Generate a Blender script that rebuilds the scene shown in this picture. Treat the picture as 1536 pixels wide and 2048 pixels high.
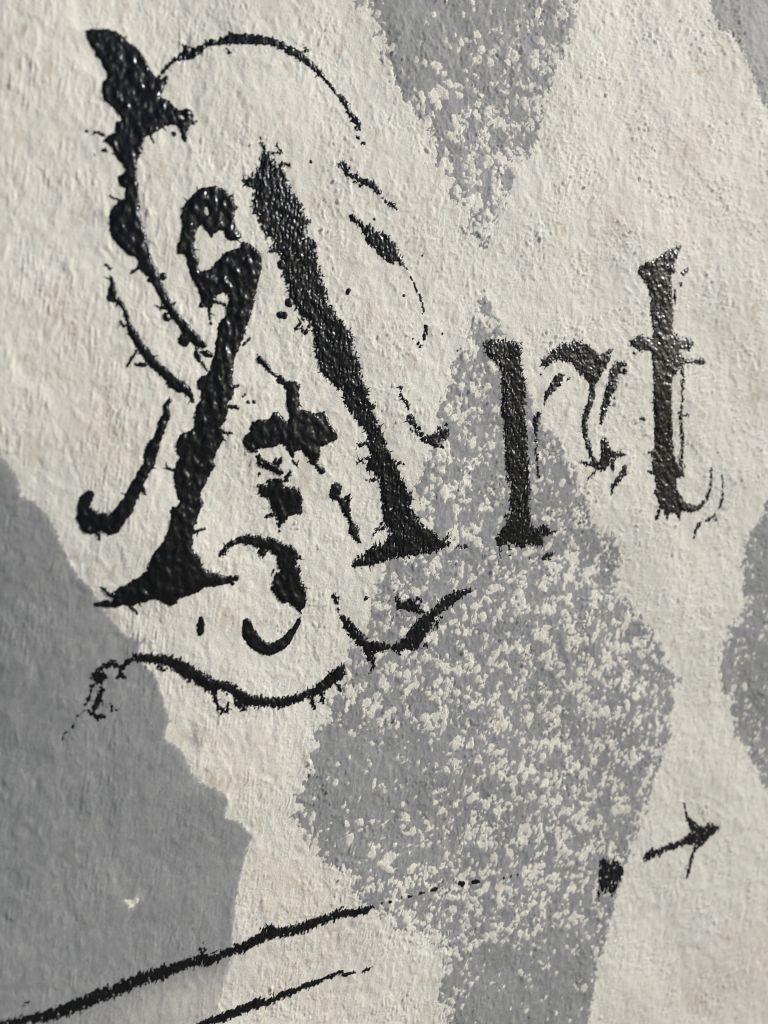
import bpy, math, random
import numpy as np
from mathutils import Matrix, Vector

for o in list(bpy.data.objects):
    bpy.data.objects.remove(o)
SC = bpy.context.scene
COL = SC.collection
R = math.radians

# ------------------------------------------------------------------ camera
# The wall is the plane y = 0 (x to the right along it, z up, the viewer at y < 0).
PXM = 0.00025                 # metres of wall per photo pixel at the picture centre
FPX = 1540.0                  # focal length in photo pixels
CX, CY = 768.0, 1024.0
DIST = FPX * PXM
WZ = 1.45                     # height of the picture centre above the ground

def nrm(a):
    a = np.asarray(a, float)
    return a / np.linalg.norm(a)

D1 = nrm((3232, -424, 1540))                      # wall "right", in camera axes (x right, y down, z ahead)
D2 = np.array((.078, 1.0, .112)); D2 = nrm(D2 - D1 * D2.dot(D1))   # wall "down"
UPW = -D2
NRM = np.cross(D1, D2)                            # into the wall
if NRM[2] < 0: NRM = -NRM
FLIP = np.array((1, -1, -1.0))
XW, ZW, YW = D1 * FLIP, UPW * FLIP, NRM * FLIP
RW = np.array((XW, YW, ZW))                       # camera -> world rotation
P0 = np.array((0, 0, -DIST))
CAM_LOC = -RW @ P0 + np.array((0, 0, WZ))

cam_d = bpy.data.cameras.new('camera')
cam = bpy.data.objects.new('camera', cam_d); COL.objects.link(cam)
m4 = Matrix.Identity(4)
for i in range(3):
    for j in range(3):
        m4[i][j] = RW[i][j]
    m4[i][3] = CAM_LOC[i]
cam.matrix_world = m4
cam_d.sensor_fit = 'VERTICAL'
cam_d.sensor_height = 36.0
cam_d.lens = FPX / 2048 * 36.0
cam_d.clip_start = 0.01
cam_d.clip_end = 200
cam_d.dof.use_dof = True
SC.camera = cam

def px2wall(x, y):
    """photo pixel -> (u, v) metres on the wall plane (u right, v up, relative to the picture centre)"""
    d = np.array(((x - CX) / FPX, (y - CY) / FPX, 1.0))
    c = np.array((0, 0, DIST))
    t = NRM.dot(c) / NRM.dot(d)
    p = d * t - c
    return p.dot(D1), p.dot(UPW)

def wall2px(u, v):
    X = u * D1[0] + v * UPW[0]; Y = u * D1[1] + v * UPW[1]; Z = DIST + u * D1[2] + v * UPW[2]
    return CX + FPX * X / Z, CY + FPX * Y / Z

def depth_at(x, y):
    u, v = px2wall(x, y)
    return DIST + u * D1[2] + v * UPW[2]

def scale_at(x, y):
    """metres of wall per photo pixel near (x, y)"""
    a = np.array(px2wall(x - 2, y)); b = np.array(px2wall(x + 2, y))
    c = np.array(px2wall(x, y - 2)); d = np.array(px2wall(x, y + 2))
    e, f = (b - a) / 4, (d - c) / 4
    return math.sqrt(abs(e[0] * f[1] - e[1] * f[0]))

cam_d.dof.focus_distance = depth_at(860, 900)
cam_d.dof.aperture_fstop = 4.4

# ------------------------------------------------------------------ light
SUN_E, SUN_A = R(27), R(28)          # angle off the wall, angle above horizontal seen along the wall
L = Vector((math.cos(SUN_E) * math.cos(SUN_A), -math.sin(SUN_E), math.cos(SUN_E) * math.sin(SUN_A)))
sun_d = bpy.data.lights.new('sun', 'SUN')
sun_d.energy = 2.3
sun_d.angle = R(4)
sun_d.color = (1.0, .985, .965)
sun = bpy.data.objects.new('sun', sun_d); COL.objects.link(sun)
sun.rotation_euler = L.to_track_quat('Z', 'Y').to_euler()
sun.location = (2, -3, 3)

world = bpy.data.worlds.new('World'); SC.world = world
world.use_nodes = True
wn = world.node_tree; wn.nodes.clear()
sky = wn.nodes.new('ShaderNodeTexSky'); sky.sky_type = 'NISHITA'; sky.sun_disc = False
sky.sun_elevation = math.asin(L.z)
sky.sun_rotation = math.atan2(L.x, L.y)
sky.air_density = 1.0; sky.dust_density = 3.0; sky.ozone_density = 1.0
bg = wn.nodes.new('ShaderNodeBackground'); bg.inputs[1].default_value = .05
wo = wn.nodes.new('ShaderNodeOutputWorld')
wn.links.new(sky.outputs[0], bg.inputs[0]); wn.links.new(bg.outputs[0], wo.inputs[0])

vs = SC.view_settings
vs.view_transform = 'Standard'; vs.look = 'None'; vs.gamma = 1; vs.exposure = .89
vs.use_curve_mapping = False
SC.cycles.filter_width = 1.0

# ------------------------------------------------------------------ materials
def new_mat(name):
    m = bpy.data.materials.new(name); m.use_nodes = True
    nt = m.node_tree; nt.nodes.clear()
    out = nt.nodes.new('ShaderNodeOutputMaterial')
    p = nt.nodes.new('ShaderNodeBsdfPrincipled')
    nt.links.new(p.outputs[0], out.inputs[0])
    return m, nt, p

def noise(nt, vec, scale, detail=2, rough=.5, dist=0):
    n = nt.nodes.new('ShaderNodeTexNoise')
    n.inputs['Scale'].default_value = scale; n.inputs['Detail'].default_value = detail
    n.inputs['Roughness'].default_value = rough; n.inputs['Distortion'].default_value = dist
    nt.links.new(vec, n.inputs['Vector'])
    return n.outputs[0]

def ramp(nt, fac, stops):
    r = nt.nodes.new('ShaderNodeValToRGB')
    el = r.color_ramp.elements
    while len(el) < len(stops): el.new(.5)
    for e, (p, c) in zip(el, stops):
        e.position = p; e.color = c if len(c) == 4 else (*c, 1)
    nt.links.new(fac, r.inputs[0])
    return r.outputs[0]

def mixc(nt, fac, a, b, mode='MIX'):
    n = nt.nodes.new('ShaderNodeMix'); n.data_type = 'RGBA'; n.blend_type = mode
    for sock, v in ((n.inputs[0], fac), (n.inputs[6], a), (n.inputs[7], b)):
        if hasattr(v, 'is_linked'): nt.links.new(v, sock)
        elif isinstance(v, tuple): sock.default_value = v if len(v) == 4 else (*v, 1)
        else: sock.default_value = v
    return n.outputs[2]

def coords(nt, scale=(1, 1, 1)):
    g = nt.nodes.new('ShaderNodeNewGeometry')
    mp = nt.nodes.new('ShaderNodeMapping'); mp.inputs['Scale'].default_value = scale
    nt.links.new(g.outputs['Position'], mp.inputs['Vector'])
    return mp.outputs[0]

def bump(nt, p, h, strength, dist):
    b = nt.nodes.new('ShaderNodeBump'); b.inputs['Strength'].default_value = strength
    b.inputs['Distance'].default_value = dist
    nt.links.new(h, b.inputs['Height']); nt.links.new(b.outputs[0], p.inputs['Normal'])

def mat_wall():
    m, nt, p = new_mat('cream_wallpaper')
    v = coords(nt)
    big = noise(nt, v, 22, 3, .6)
    base = ramp(nt, big, [(.3, (.575, .573, .522)), (.7, (.625, .627, .582))])
    at = nt.nodes.new('ShaderNodeAttribute'); at.attribute_name = 'stain'
    sep = nt.nodes.new('ShaderNodeSeparateColor'); nt.links.new(at.outputs[0], sep.inputs[0])
    c = mixc(nt, sep.outputs[0], base, (.40, .315, .215))          # tan stains
    c = mixc(nt, sep.outputs[1], c, (.22, .225, .22))              # grey smudges
    fine = noise(nt, v, 1500, 2, .6)
    sp = ramp(nt, fine, [(.3, (.88, .88, .88)), (.7, (1.0, 1.0, 1.0))])
    c = mixc(nt, 1.0, c, sp, 'MULTIPLY')
    nt.links.new(c, p.inputs['Base Color'])
    p.inputs['Roughness'].default_value = .62
    p.inputs['Specular IOR Level'].default_value = .18
    bump(nt, p, noise(nt, v, 900, 3, .7), .85, .00028)
    return m

def mat_grey():
    m, nt, p = new_mat('grey_wash_paint')
    v = coords(nt)
    vs_ = coords(nt, (1, 1, .35))
    a = noise(nt, v, 30, 4, .6)
    c = ramp(nt, a, [(.3, (.208, .219, .229)), (.7, (.268, .279, .287))])
    st = noise(nt, vs_, 330, 3, .6)
    at = nt.nodes.new('ShaderNodeAttribute'); at.attribute_name = 'thin'
    c = mixc(nt, at.outputs['Fac'], c, (.52, .51, .47))
    c = mixc(nt, ramp(nt, st, [(.55, (0, 0, 0)), (.8, (.35, .35, .35))]), c, (.47, .46, .43))
    fine = noise(nt, v, 1400, 2, .6)
    sp = ramp(nt, fine, [(.3, (.80, .80, .80)), (.7, (1.0, 1.0, 1.0))])
    c = mixc(nt, 1.0, c, sp, 'MULTIPLY')
    nt.links.new(c, p.inputs['Base Color'])
    p.inputs['Roughness'].default_value = .62
    p.inputs['Specular IOR Level'].default_value = .18
    bump(nt, p, noise(nt, v, 1100, 3, .65), .5, .0002)
    return m

def mat_ink():
    m, nt, p = new_mat('black_enamel_paint')
    v = coords(nt)
    a = noise(nt, v, 160, 3, .6)
    c = ramp(nt, a, [(.3, (.0022, .0022, .0024)), (.75, (.006, .006, .0065))])
    nt.links.new(c, p.inputs['Base Color'])
    rr = ramp(nt, noise(nt, v, 260, 2, .5), [(.3, (.2, .2, .2)), (.7, (.38, .38, .38))])
    nt.links.new(rr, p.inputs['Roughness'])
    p.inputs['Specular IOR Level'].default_value = .28
    p.inputs['Specular Tint'].default_value = (.84, .92, 1.0, 1)
    bump(nt, p, noise(nt, v, 300, 2, .5), .12, .0003)
    return m

def mat_ground():
    m, nt, p = new_mat('paving')
    c = ramp(nt, noise(nt, coords(nt), 6, 6, .6), [(.3, (.20, .19, .18)), (.7, (.30, .29, .27))])
    nt.links.new(c, p.inputs['Base Color']); p.inputs['Roughness'].default_value = .85
    return m

M_WALL, M_GREY, M_INK, M_GROUND = mat_wall(), mat_grey(), mat_ink(), mat_ground()

# ------------------------------------------------------------------ noise fields on the wall plane (metres)
NST = .0003
NU, NV = 1800, 2200
fx = np.fft.rfftfreq(NU, NST)[None, :]
fy = np.fft.fftfreq(NV, NST)[:, None]

def field(seed, la, lb=None, ang=0.0, bw=.6):
    """band-limited noise, unit deviation; la, lb wavelengths (m) across / along a direction tilted ang from vertical"""
    lb = lb or la
    rng = np.random.default_rng(seed)
    w = np.fft.rfft2(rng.standard_normal((NV, NU)).astype(np.float32))
    ca, sa = math.cos(ang), math.sin(ang)
    q = np.sqrt(((fx * ca - fy * sa) * la) ** 2 + ((fx * sa + fy * ca) * lb) ** 2)
    q[0, 0] = 1e-9
    f = np.exp(-(np.log(q) / bw) ** 2); f[0, 0] = 0
    n = np.fft.irfft2(w * f, s=(NV, NU)).astype(np.float32)
    return n / n.std()

def samp(F, u, v):
    x = (u / NST) % NU; y = (v / NST) % NV
    x0 = np.floor(x).astype(np.int32); y0 = np.floor(y).astype(np.int32)
    a = (x - x0).astype(np.float32); b = (y - y0).astype(np.float32)
    x0 %= NU; y0 %= NV
    x1 = (x0 + 1) % NU; y1 = (y0 + 1) % NV
    return (F[y0, x0] * (1 - a) + F[y0, x1] * a) * (1 - b) + (F[y1, x0] * (1 - a) + F[y1, x1] * a) * b

PX = PXM
TILT = R(17)          # fibres lean: top to the left
F_WARP1, F_WARP2 = field(1, 60 * PX), field(2, 60 * PX)
F_BIG = field(3, 420 * PX, bw=.5)
F_MID = field(4, 70 * PX, 90 * PX, TILT)
F_LUMP = field(5, 24 * PX, 36 * PX, TILT)
F_FIB = field(6, 10 * PX, 34 * PX, TILT, .5)
F_FIB2 = field(7, 7 * PX, 20 * PX, R(8), .5)
F_GRAIN = field(8, 6 * PX, 8 * PX, TILT)
F_RAG = field(9, 13 * PX, 17 * PX, TILT, .7)
F_RAG2 = field(10, 6 * PX, 8 * PX, TILT, .6)
F_SPIKE = field(11, 7 * PX, 40 * PX, R(10), .5)
F_HOLE = field(12, 30 * PX, 40 * PX, R(6), .6)
F_HOLE2 = field(13, 11 * PX, 16 * PX, R(6), .6)
F_BLOB = field(14, 26 * PX, 34 * PX, R(6), .6)
F_FIB3 = field(16, 8 * PX, 22 * PX, R(28), .5)
F_PATCH = field(18, 190 * PX, bw=.5)
F_LONG = field(17, 7 * PX, 75 * PX, R(12), .45)
F_SPIKE2 = field(15, 6 * PX, 26 * PX, R(75), .5)

# ------------------------------------------------------------------ helper for traced outlines
def tr(x0, y0, s):
    """returns a function turning points noted in an enlarged crop into photo pixels"""
    def f(pts):
        out = []
        for p in pts:
            q = (x0 + p[0] / s, y0 + p[1] / s)
            out.append(q if len(p) == 2 else (*q, p[2] / s))
        return out
    return f

ID = tr(0, 0, 1)
R1 = tr(120, 20, 3.84); R2 = tr(120, 380, 3.84); R3 = tr(120, 760, 3.84); R4 = tr(120, 1100, 3.84)
R5 = tr(460, 240, 3.84); R6 = tr(460, 600, 3.84); R7 = tr(460, 900, 2.954); R8 = tr(900, 640, 2.56)
R9 = tr(1136, 440, 2.925); R10 = tr(1060, 1560, 3.227); R11 = tr(0, 1560, 2.954); R12 = tr(420, 1680, 2.4)
R13 = tr(280, 40, 3.2); R14 = tr(560, 360, 3.84); R15 = tr(700, 740, 5.12); R20 = tr(0, 880, 2.438)

# ------------------------------------------------------------------ the grid of the wall
UMIN = min(px2wall(-90, 0)[0], px2wall(-90, 2048)[0]); UMAX = max(px2wall(1620, 0)[0], px2wall(1620, 2048)[0])
_, VMAX = px2wall(1536, -150)[0], max(px2wall(0, -130)[1], px2wall(1536, -130)[1])
VMIN = min(px2wall(0, 2180)[1], px2wall(1536, 2180)[1])
CELL = 2.5
us = [UMIN]
while us[-1] < UMAX:                       # a cell is about 2.5 photo pixels wide wherever it lies
    x, _y = wall2px(us[-1], 0)
    a, b = px2wall(x, 1024)[0], px2wall(x + 1, 1024)[0]
    us.append(us[-1] + CELL * (b - a))
vmid_scale = PXM * 1.0
vs_l = list(np.arange(VMIN, VMAX, CELL * vmid_scale))

def extend(a, lo, hi):
    a = list(a); s = a[1] - a[0]; left = []; x = a[0]
    while x > lo:
        s *= 1.35; x -= s; left.append(max(x, lo))
    s = a[-1] - a[-2]; right = []; x = a[-1]
    while x < hi:
        s *= 1.35; x += s; right.append(min(x, hi))
    return np.array(left[::-1] + a + right), len(left), len(left) + len(a)

UG, u_lo, u_hi = extend(us, -2.2, 2.6)
VG, v_lo, v_hi = extend(vs_l, -WZ, 1.35)
UU, VV = np.meshgrid(UG, VG)
PXG, PYG = wall2px(UU, VV)
FIN = (np.clip(np.minimum(np.minimum(UU - UMIN, UG[u_hi - 1] - UU), np.minimum(VV - VMIN, VG[v_hi - 1] - VV)) / .01, 0, 1)).astype(np.float32)

def tri_sd(px, py, poly):
    """signed distance (positive inside) of arrays px, py to a closed polygon"""
    n = len(poly); d2 = np.full(px.shape, 1e18); ins = np.zeros(px.shape, bool)
    for i in range(n):
        ax, ay = poly[i]; bx, by = poly[(i + 1) % n]
        ex, ey = bx - ax, by - ay
        L2 = ex * ex + ey * ey + 1e-18
        t = np.clip(((px - ax) * ex + (py - ay) * ey) / L2, 0, 1)
        dx, dy = px - ax - t * ex, py - ay - t * ey
        np.minimum(d2, dx * dx + dy * dy, out=d2)
        if ay != by:
            c = ((ay > py) != (by > py)) & (px < (bx - ax) * (py - ay) / (by - ay) + ax)
            ins ^= c
    d = np.sqrt(d2)
    return np.where(ins, d, -d)

def chain_sd(px, py, ch):
    best = np.full(px.shape, -1e9)
    if len(ch) == 1: ch = ch * 2
    for (ax, ay, ar), (bx, by, br) in zip(ch[:-1], ch[1:]):
        ex, ey = bx - ax, by - ay
        L2 = ex * ex + ey * ey + 1e-18
        t = np.clip(((px - ax) * ex + (py - ay) * ey) / L2, 0, 1)
        dx, dy = px - ax - t * ex, py - ay - t * ey
        np.maximum(best, ar + t * (br - ar) - np.sqrt(dx * dx + dy * dy), out=best)
    return best

def to_wall_poly(pts):
    return [px2wall(x, y) for x, y in pts]

def to_wall_chain(ch):
    return [(*px2wall(x, y), r * scale_at(x, y)) for x, y, r in ch]

# ------------------------------------------------------------------ grey diamonds: outlines (photo pixels) and how worn they are
D_CENTRE = [(968, 582), (982, 606), (998, 642), (1012, 690), (1034, 730), (1056, 769), (1076, 827), (1088, 843), (1119, 882), (1134, 910), (1154, 929), (1158, 980),
    (1173, 992), (1181, 1030), (1197, 1054), (1224, 1070), (1240, 1100), (1250, 1180), (1275, 1222), (1300, 1248), (1317, 1267), (1329, 1300),
    (1339, 1335), (1360, 1358), (1347, 1387), (1342, 1429), (1336, 1474), (1313, 1503), (1320, 1516), (1305, 1548), (1294, 1596),
    (1287, 1630), (1274, 1668), (1261, 1709), (1246, 1733), (1237, 1761), (1227, 1802), (1221, 1833), (1206, 1885), (1193, 1916), (1189, 1963),
    (1181, 2006), (1171, 2048), (1120, 2250), (1040, 2420), (960, 2330), (905, 2150), (891, 2048), (874, 1988), (882, 1930), (880, 1895), (837, 1880), (803, 1863),
    (774, 1847), (745, 1817), (707, 1801), (691, 1767), (680, 1740), (649, 1722), (617, 1688), (602, 1654), (589, 1633), (591, 1610), (594, 1576),
    (617, 1555), (621, 1521), (622, 1490), (630, 1462), (651, 1446), (662, 1425), (651, 1404), (669, 1381), (684, 1355), (690, 1327), (704, 1286),
    (722, 1252), (744, 1205), (752, 1157), (765, 1130), (800, 1090), (830, 1040), (837, 1000), (827, 984), (843, 935), (848, 912), (862, 896), (880, 860), (872, 818),
    (882, 799), (897, 779), (901, 738), (925, 699), (938, 667), (951, 620)]
D_TOP = [(690, -10), (715, 18), (745, 30), (753, 68), (761, 108), (785, 135), (782, 156), (798, 176), (802, 200), (826, 217), (846, 244), (863, 281), (870, 325),
    (897, 359), (900, 399), (924, 420), (914, 450), (947, 474), (968, 504), (981, 484), (978, 454), (995, 430), (1022, 406), (1032, 355), (1042, 325),
    (1069, 305), (1083, 264), (1092, 217), (1103, 162), (1118, 122), (1145, 74), (1155, 34), (1161, 0), (1190, -60), (1230, -200), (980, -700), (720, -200)]
D_CORNER = [(1416, 0), (1418, 29), (1431, 64), (1457, 72), (1470, 94), (1480, 117), (1496, 156), (1509, 195), (1536, 244), (1600, 330), (1750, 0), (1600, -300),
    (1450, -200), (1400, -60)]
D_RIGHT = [(1526, 1000), (1512, 1040), (1491, 1068), (1484, 1103), (1478, 1122), (1479, 1180), (1478, 1222), (1445, 1255), (1436, 1290), (1430, 1322), (1432, 1351), (1436, 1380),
    (1452, 1406), (1455, 1435), (1465, 1477), (1487, 1503), (1494, 1528), (1507, 1554), (1516, 1577), (1550, 1600), (1640, 1680), (1760, 1400), (1640, 1000), (1560, 960)]
D_LEFT = [(0, 905), (37, 954), (43, 991), (70, 1003), (98, 1032), (115, 1065), (131, 1110), (156, 1151), (185, 1179), (213, 1225), (242, 1261), (258, 1274), (287, 1282),
    (279, 1302), (287, 1327), (312, 1352), (328, 1401), (340, 1442), (328, 1475), (361, 1495), (377, 1532), (402, 1565), (435, 1577), (455, 1594), (451, 1635),
    (470, 1640), (480, 1643), (506, 1674), (496, 1700), (487, 1733), (474, 1790), (467, 1841), (465, 1892), (460, 1926), (450, 1970), (438, 2010), (428, 2048),
    (400, 2200), (-200, 2300), (-500, 1500), (-200, 900), (-40, 860)]

# (x, y, radius, amount) where the cream shows through the wash
WORN = [(960, 430, 120, .62), (900, 300, 130, .5), (1010, 300, 110, .55), (1080, 180, 120, .42), (1130, 60, 80, .35), (850, 60, 160, .06), (800, 120, 60, .06),
        (960, 700, 110, .30), (940, 860, 110, .45), (870, 980, 100, .55), (1000, 1000, 120, .25), (1130, 1060, 110, .42), (870, 1200, 130, .50),
        (1010, 1200, 140, .36), (1150, 1250, 140, .55), (1220, 1150, 90, .62), (760, 1350, 110, .58), (900, 1360, 130, .48), (1050, 1380, 140, .42), (1210, 1380, 130, .5),
        (1280, 1460, 90, .38), (1140, 1520, 140, .5), (1000, 1560, 120, .36), (1180, 1650, 120, .55), (1050, 1680, 130, .55), (900, 1740, 120, .45),
        (800, 1800, 110, .55), (980, 1800, 110, .58), (1120, 1780, 80, .4), (850, 1860, 90, .7), (720, 1700, 90, .3), (660, 1560, 90, .03), (760, 1560, 100, .08), (650, 1620, 90, .02), (730, 1630, 90, .05), (860, 1600, 90, .16),
        (1320, 1400, 50, .08), (1250, 1750, 60, .1), (1030, 1950, 120, .05), (1150, 1850, 80, .16), (1480, 1350, 90, .16), (1460, 1250, 50, .3), (1500, 1500, 60, .3)]

def worn_at(px, py):
    w = np.zeros(px.shape, np.float32); tot = np.full(px.shape, .12, np.float32)
    for x, y, r, a in WORN:
        g = np.exp(-((px - x) ** 2 + (py - y) ** 2) / (r * r)).astype(np.float32)
        w += a * g; tot += g
    return w / tot

WU, WV = UU + samp(F_WARP1, UU, VV) * 2.5 * PX, VV + samp(F_WARP2, UU, VV) * 3 * PX
RAG = samp(F_RAG, UU, VV); RAG2 = samp(F_RAG2, UU, VV)
HOLE = samp(F_HOLE, WU, WV) * .8 + samp(F_HOLE2, WU, WV) * .42 + RAG2 * .12

def norm_q(a):
    """threshold on unit gaussian noise leaving about a share a above it"""
    a = np.clip(a, .004, .985)
    return np.sqrt(2) * .886 * np.log((1 - a) / a) / 1.5     # logistic approximation

def chips(poly, k, seed, edge=0.0):
    """field > 0 where a flake of cream shows through the wash"""
    rng = np.random.default_rng(seed)
    wp = to_wall_poly(poly)
    x0, x1 = max(min(p[0] for p in wp), UMIN), min(max(p[0] for p in wp), UG[u_hi - 1])
    y0, y1 = max(min(p[1] for p in wp), VMIN), min(max(p[1] for p in wp), VG[v_hi - 1])
    out = np.full(UU.shape, -1.0, np.float32)
    r_mean2 = 22.0 * PX * PX
    nmax = int((x1 - x0) * (y1 - y0) * 1.6 / (math.pi * r_mean2))
    bu, bv = rng.uniform(x0, x1, nmax), rng.uniform(y0, y1, nmax)
    ppx, ppy = wall2px(bu, bv)
    a = np.clip(worn_at(ppx, ppy) * k, 0, .82)
    if edge:
        sd = tri_sd(bu, bv, wp)
        a = np.clip(a + edge * np.clip(1 - np.abs(sd) / (38 * PX), 0, 1), 0, .82)
    a = np.clip(a * (.78 + .5 * samp(F_MID, bu + .03, bv)), 0, .85)
    keep = rng.random(nmax) < -np.log(1 - a) / 1.6
    bu, bv = bu[keep], bv[keep]
    n = len(bu)
    rr = np.clip(np.exp(rng.normal(math.log(3.3), .52, n)), 1.0, 10) * PX
    asp = np.exp(rng.normal(.4, .35, n)); ang = rng.normal(R(8), .7, n)
    for i in range(n):
        R_ = rr[i] * 1.9 + 4 * PX
        i0, i1 = np.searchsorted(UG, (bu[i] - R_, bu[i] + R_)); j0, j1 = np.searchsorted(VG, (bv[i] - R_, bv[i] + R_))
        w = (slice(j0, j1), slice(i0, i1))
        du, dv = UU[w] - bu[i], VV[w] - bv[i]
        c, s_ = math.cos(ang[i]), math.sin(ang[i])
        p = (du * c + dv * s_) * asp[i] ** .5; q_ = (-du * s_ + dv * c) / asp[i] ** .5
        np.maximum(out[w], rr[i] - np.sqrt(p * p + q_ * q_), out=out[w])
    return out

DIAMONDS = {}
WORN_G = worn_at(PXG, PYG)
RAISE = np.zeros_like(UU, dtype=np.float32)
PATCH_S = {}
for key, poly, rag, wornk in (('top', D_TOP, 4.0, 1), ('corner', D_CORNER, 5.0, .0), ('centre', D_CENTRE, 3.4, 1), ('right', D_RIGHT, 2.8, .8), ('left', D_LEFT, 1.1, 0)):
    wp = to_wall_poly(poly)
    xs = [p[0] for p in wp]; ys = [p[1] for p in wp]
    m = .02
    i0, i1 = np.searchsorted(UG, (min(xs) - m, max(xs) + m)); j0, j1 = np.searchsorted(VG, (min(ys) - m, max(ys) + m))
    sl = (slice(j0, j1), slice(i0, i1))
    s = tri_sd(UU[sl], VV[sl], wp)
    s = s + RAG[sl] * rag * PX + RAG2[sl] * rag * .45 * PX
    if key == 'left':
        s = np.minimum(s, -chain_sd(UU[sl], VV[sl], to_wall_chain([(254, 1803, 3), (264, 1805, 6), (274, 1801, 5), (262, 1813, 4)])) + RAG2[sl] * 1.5 * PX)
    if wornk: s = s + HOLE[sl] * 4.6 * PX
    if wornk:
        c = chips(poly, wornk, len(poly), edge={'top': .42, 'centre': .24}.get(key, .3))[sl]
        h = -(c + (RAG[sl] * .95 + RAG2[sl] * 1.1) * PX)          # > 0 where the grey holds
        h = np.minimum(h, (2.5 - WORN_G[sl] * .8 - HOLE[sl]) * 3 * PX)
        RAISE[sl] = np.maximum(RAISE[sl], np.where(s > -4 * PX, np.clip(-h / (3 * PX), 0, 1), 0))
        s = np.minimum(s, h)
    PATCH_S[key] = (sl, s)

# ------------------------------------------------------------------ wall relief
fib = samp(F_FIB, WU, WV); fib2 = samp(F_FIB2, WU, WV)
fib3 = samp(F_FIB3, WU, WV)
H_SOFT = (samp(F_BIG, UU, VV) * 1.8 + samp(F_MID, WU, WV) * .36 + samp(F_LUMP, WU, WV) * .13 + .25).astype(np.float32) * PX * FIN
wl = np.clip((760 - PXG) / 500, 0, 1); wl = wl * wl * (3 - 2 * wl)          # nearer the left the brush drew the coat out in long straight lines
lng = samp(F_LONG, UU, VV)
AMP = (1 + .4 * np.clip((PXG - 700) / 500, 0, 1) * np.clip((1500 - PYG) / 500, 0, 1)) * np.clip(.95 + .34 * samp(F_PATCH, UU, VV), .35, 1.7)                  # smooth trowelled places and rough ones
H = (samp(F_BIG, UU, VV) * 1.8 + samp(F_MID, WU, WV) * .40 + samp(F_LUMP, WU, WV) * .26
     + AMP * (np.clip(fib - 1.0, 0, 3) * .55 + np.clip(fib2 - .9, 0, 3) * (.95 - .45 * wl) + np.clip(fib3 - 1.1, 0, 3) * (.85 - .35 * wl)
     + wl * (lng * .10 + np.clip(lng - .9, 0, 3) * .45)
     + samp(F_GRAIN, UU, VV) * .20)).astype(np.float32)
H = H * PX * FIN
# invented curve: lower left and right side bent so they shade darker
bx, by = np.clip((330 - PXG) / 600, 0, 1), np.exp(-((PYG - 1480) / 500) ** 2)
SHADE_BEND = bx ** 2 * by * .020 - np.clip((PXG - 1000) / 600, 0, 1.2) ** 2 * np.clip(.5 + (PYG - 900) / 1500, .7, 1.1) ** 2 * .0085
H -= (SHADE_BEND).astype(np.float32); H_SOFT -= (SHADE_BEND).astype(np.float32)
_sl, _s = PATCH_S['left']
_m = (np.clip(_s / (8 * PX), 0, 1) * .5).astype(np.float32)              # the heavy wash fills the fibres
H[_sl] = H[_sl] * (1 - _m) + H_SOFT[_sl] * _m
H += RAISE * .55 * PX * FIN

def mesh_object(name, verts, faces4, faces3, mat, parent=None, origin=(0, 0, 0), smooth=True):
    me = bpy.data.meshes.new(name)
    nv = len(verts); n4 = 0 if faces4 is None else len(faces4); n3 = 0 if faces3 is None else len(faces3)
    me.vertices.add(nv)
    me.vertices.foreach_set('co', (verts - np.asarray(origin)).astype(np.float32).ravel())
    loops = np.concatenate([a.ravel() for a in (faces4, faces3) if a is not None and len(a)])
    me.loops.add(len(loops)); me.loops.foreach_set('vertex_index', loops.astype(np.int32))
    me.polygons.add(n4 + n3)
    tot = np.concatenate([np.full(n4, 4), np.full(n3, 3)]).astype(np.int32)
    st = np.concatenate([[0], np.cumsum(tot)[:-1]]).astype(np.int32)
    me.polygons.foreach_set('loop_start', st)
    me.polygons.foreach_set('use_smooth', np.full(n4 + n3, smooth))
    me.update(calc_edges=True)
    me.materials.append(mat)
    o = bpy.data.objects.new(name, me); COL.objects.link(o)
    if parent is not None: o.parent = parent
    return o

def wall_xyz(u, v, h):
    return np.stack([u, -h, v + WZ], -1)

ny, nx = UU.shape
idx = np.arange(ny * nx).reshape(ny, nx)
q = np.stack([idx[:-1, :-1], idx[:-1, 1:], idx[1:, 1:], idx[1:, :-1]], -1).reshape(-1, 4)
V = wall_xyz(UU, VV, H).reshape(-1, 3)
# back and edges of the wall: one closed slab 0.2 m thick
rim = np.concatenate([idx[0, :], idx[1:, -1], idx[-1, -2::-1], idx[-2:0:-1, 0]])
back = V[rim].copy(); back[:, 1] = .2
nb = len(V); V2 = np.concatenate([V, back])
k = np.arange(len(rim)); k2 = (k + 1) % len(rim)
side = np.stack([rim[k2], rim[k], nb + k, nb + k2], -1)
c0, c1, c2, c3 = 0, nx - 1, nx - 1 + ny - 1, 2 * (nx - 1) + ny - 1
wall = mesh_object('wall', V2, np.concatenate([q, side, [[nb + c3, nb + c2, nb + c1, nb + c0]]]), None, M_WALL)
wall['kind'] = 'structure'
wall['label'] = 'cream textured wall with raised fibres, faint tan stains and painted marks'

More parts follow.
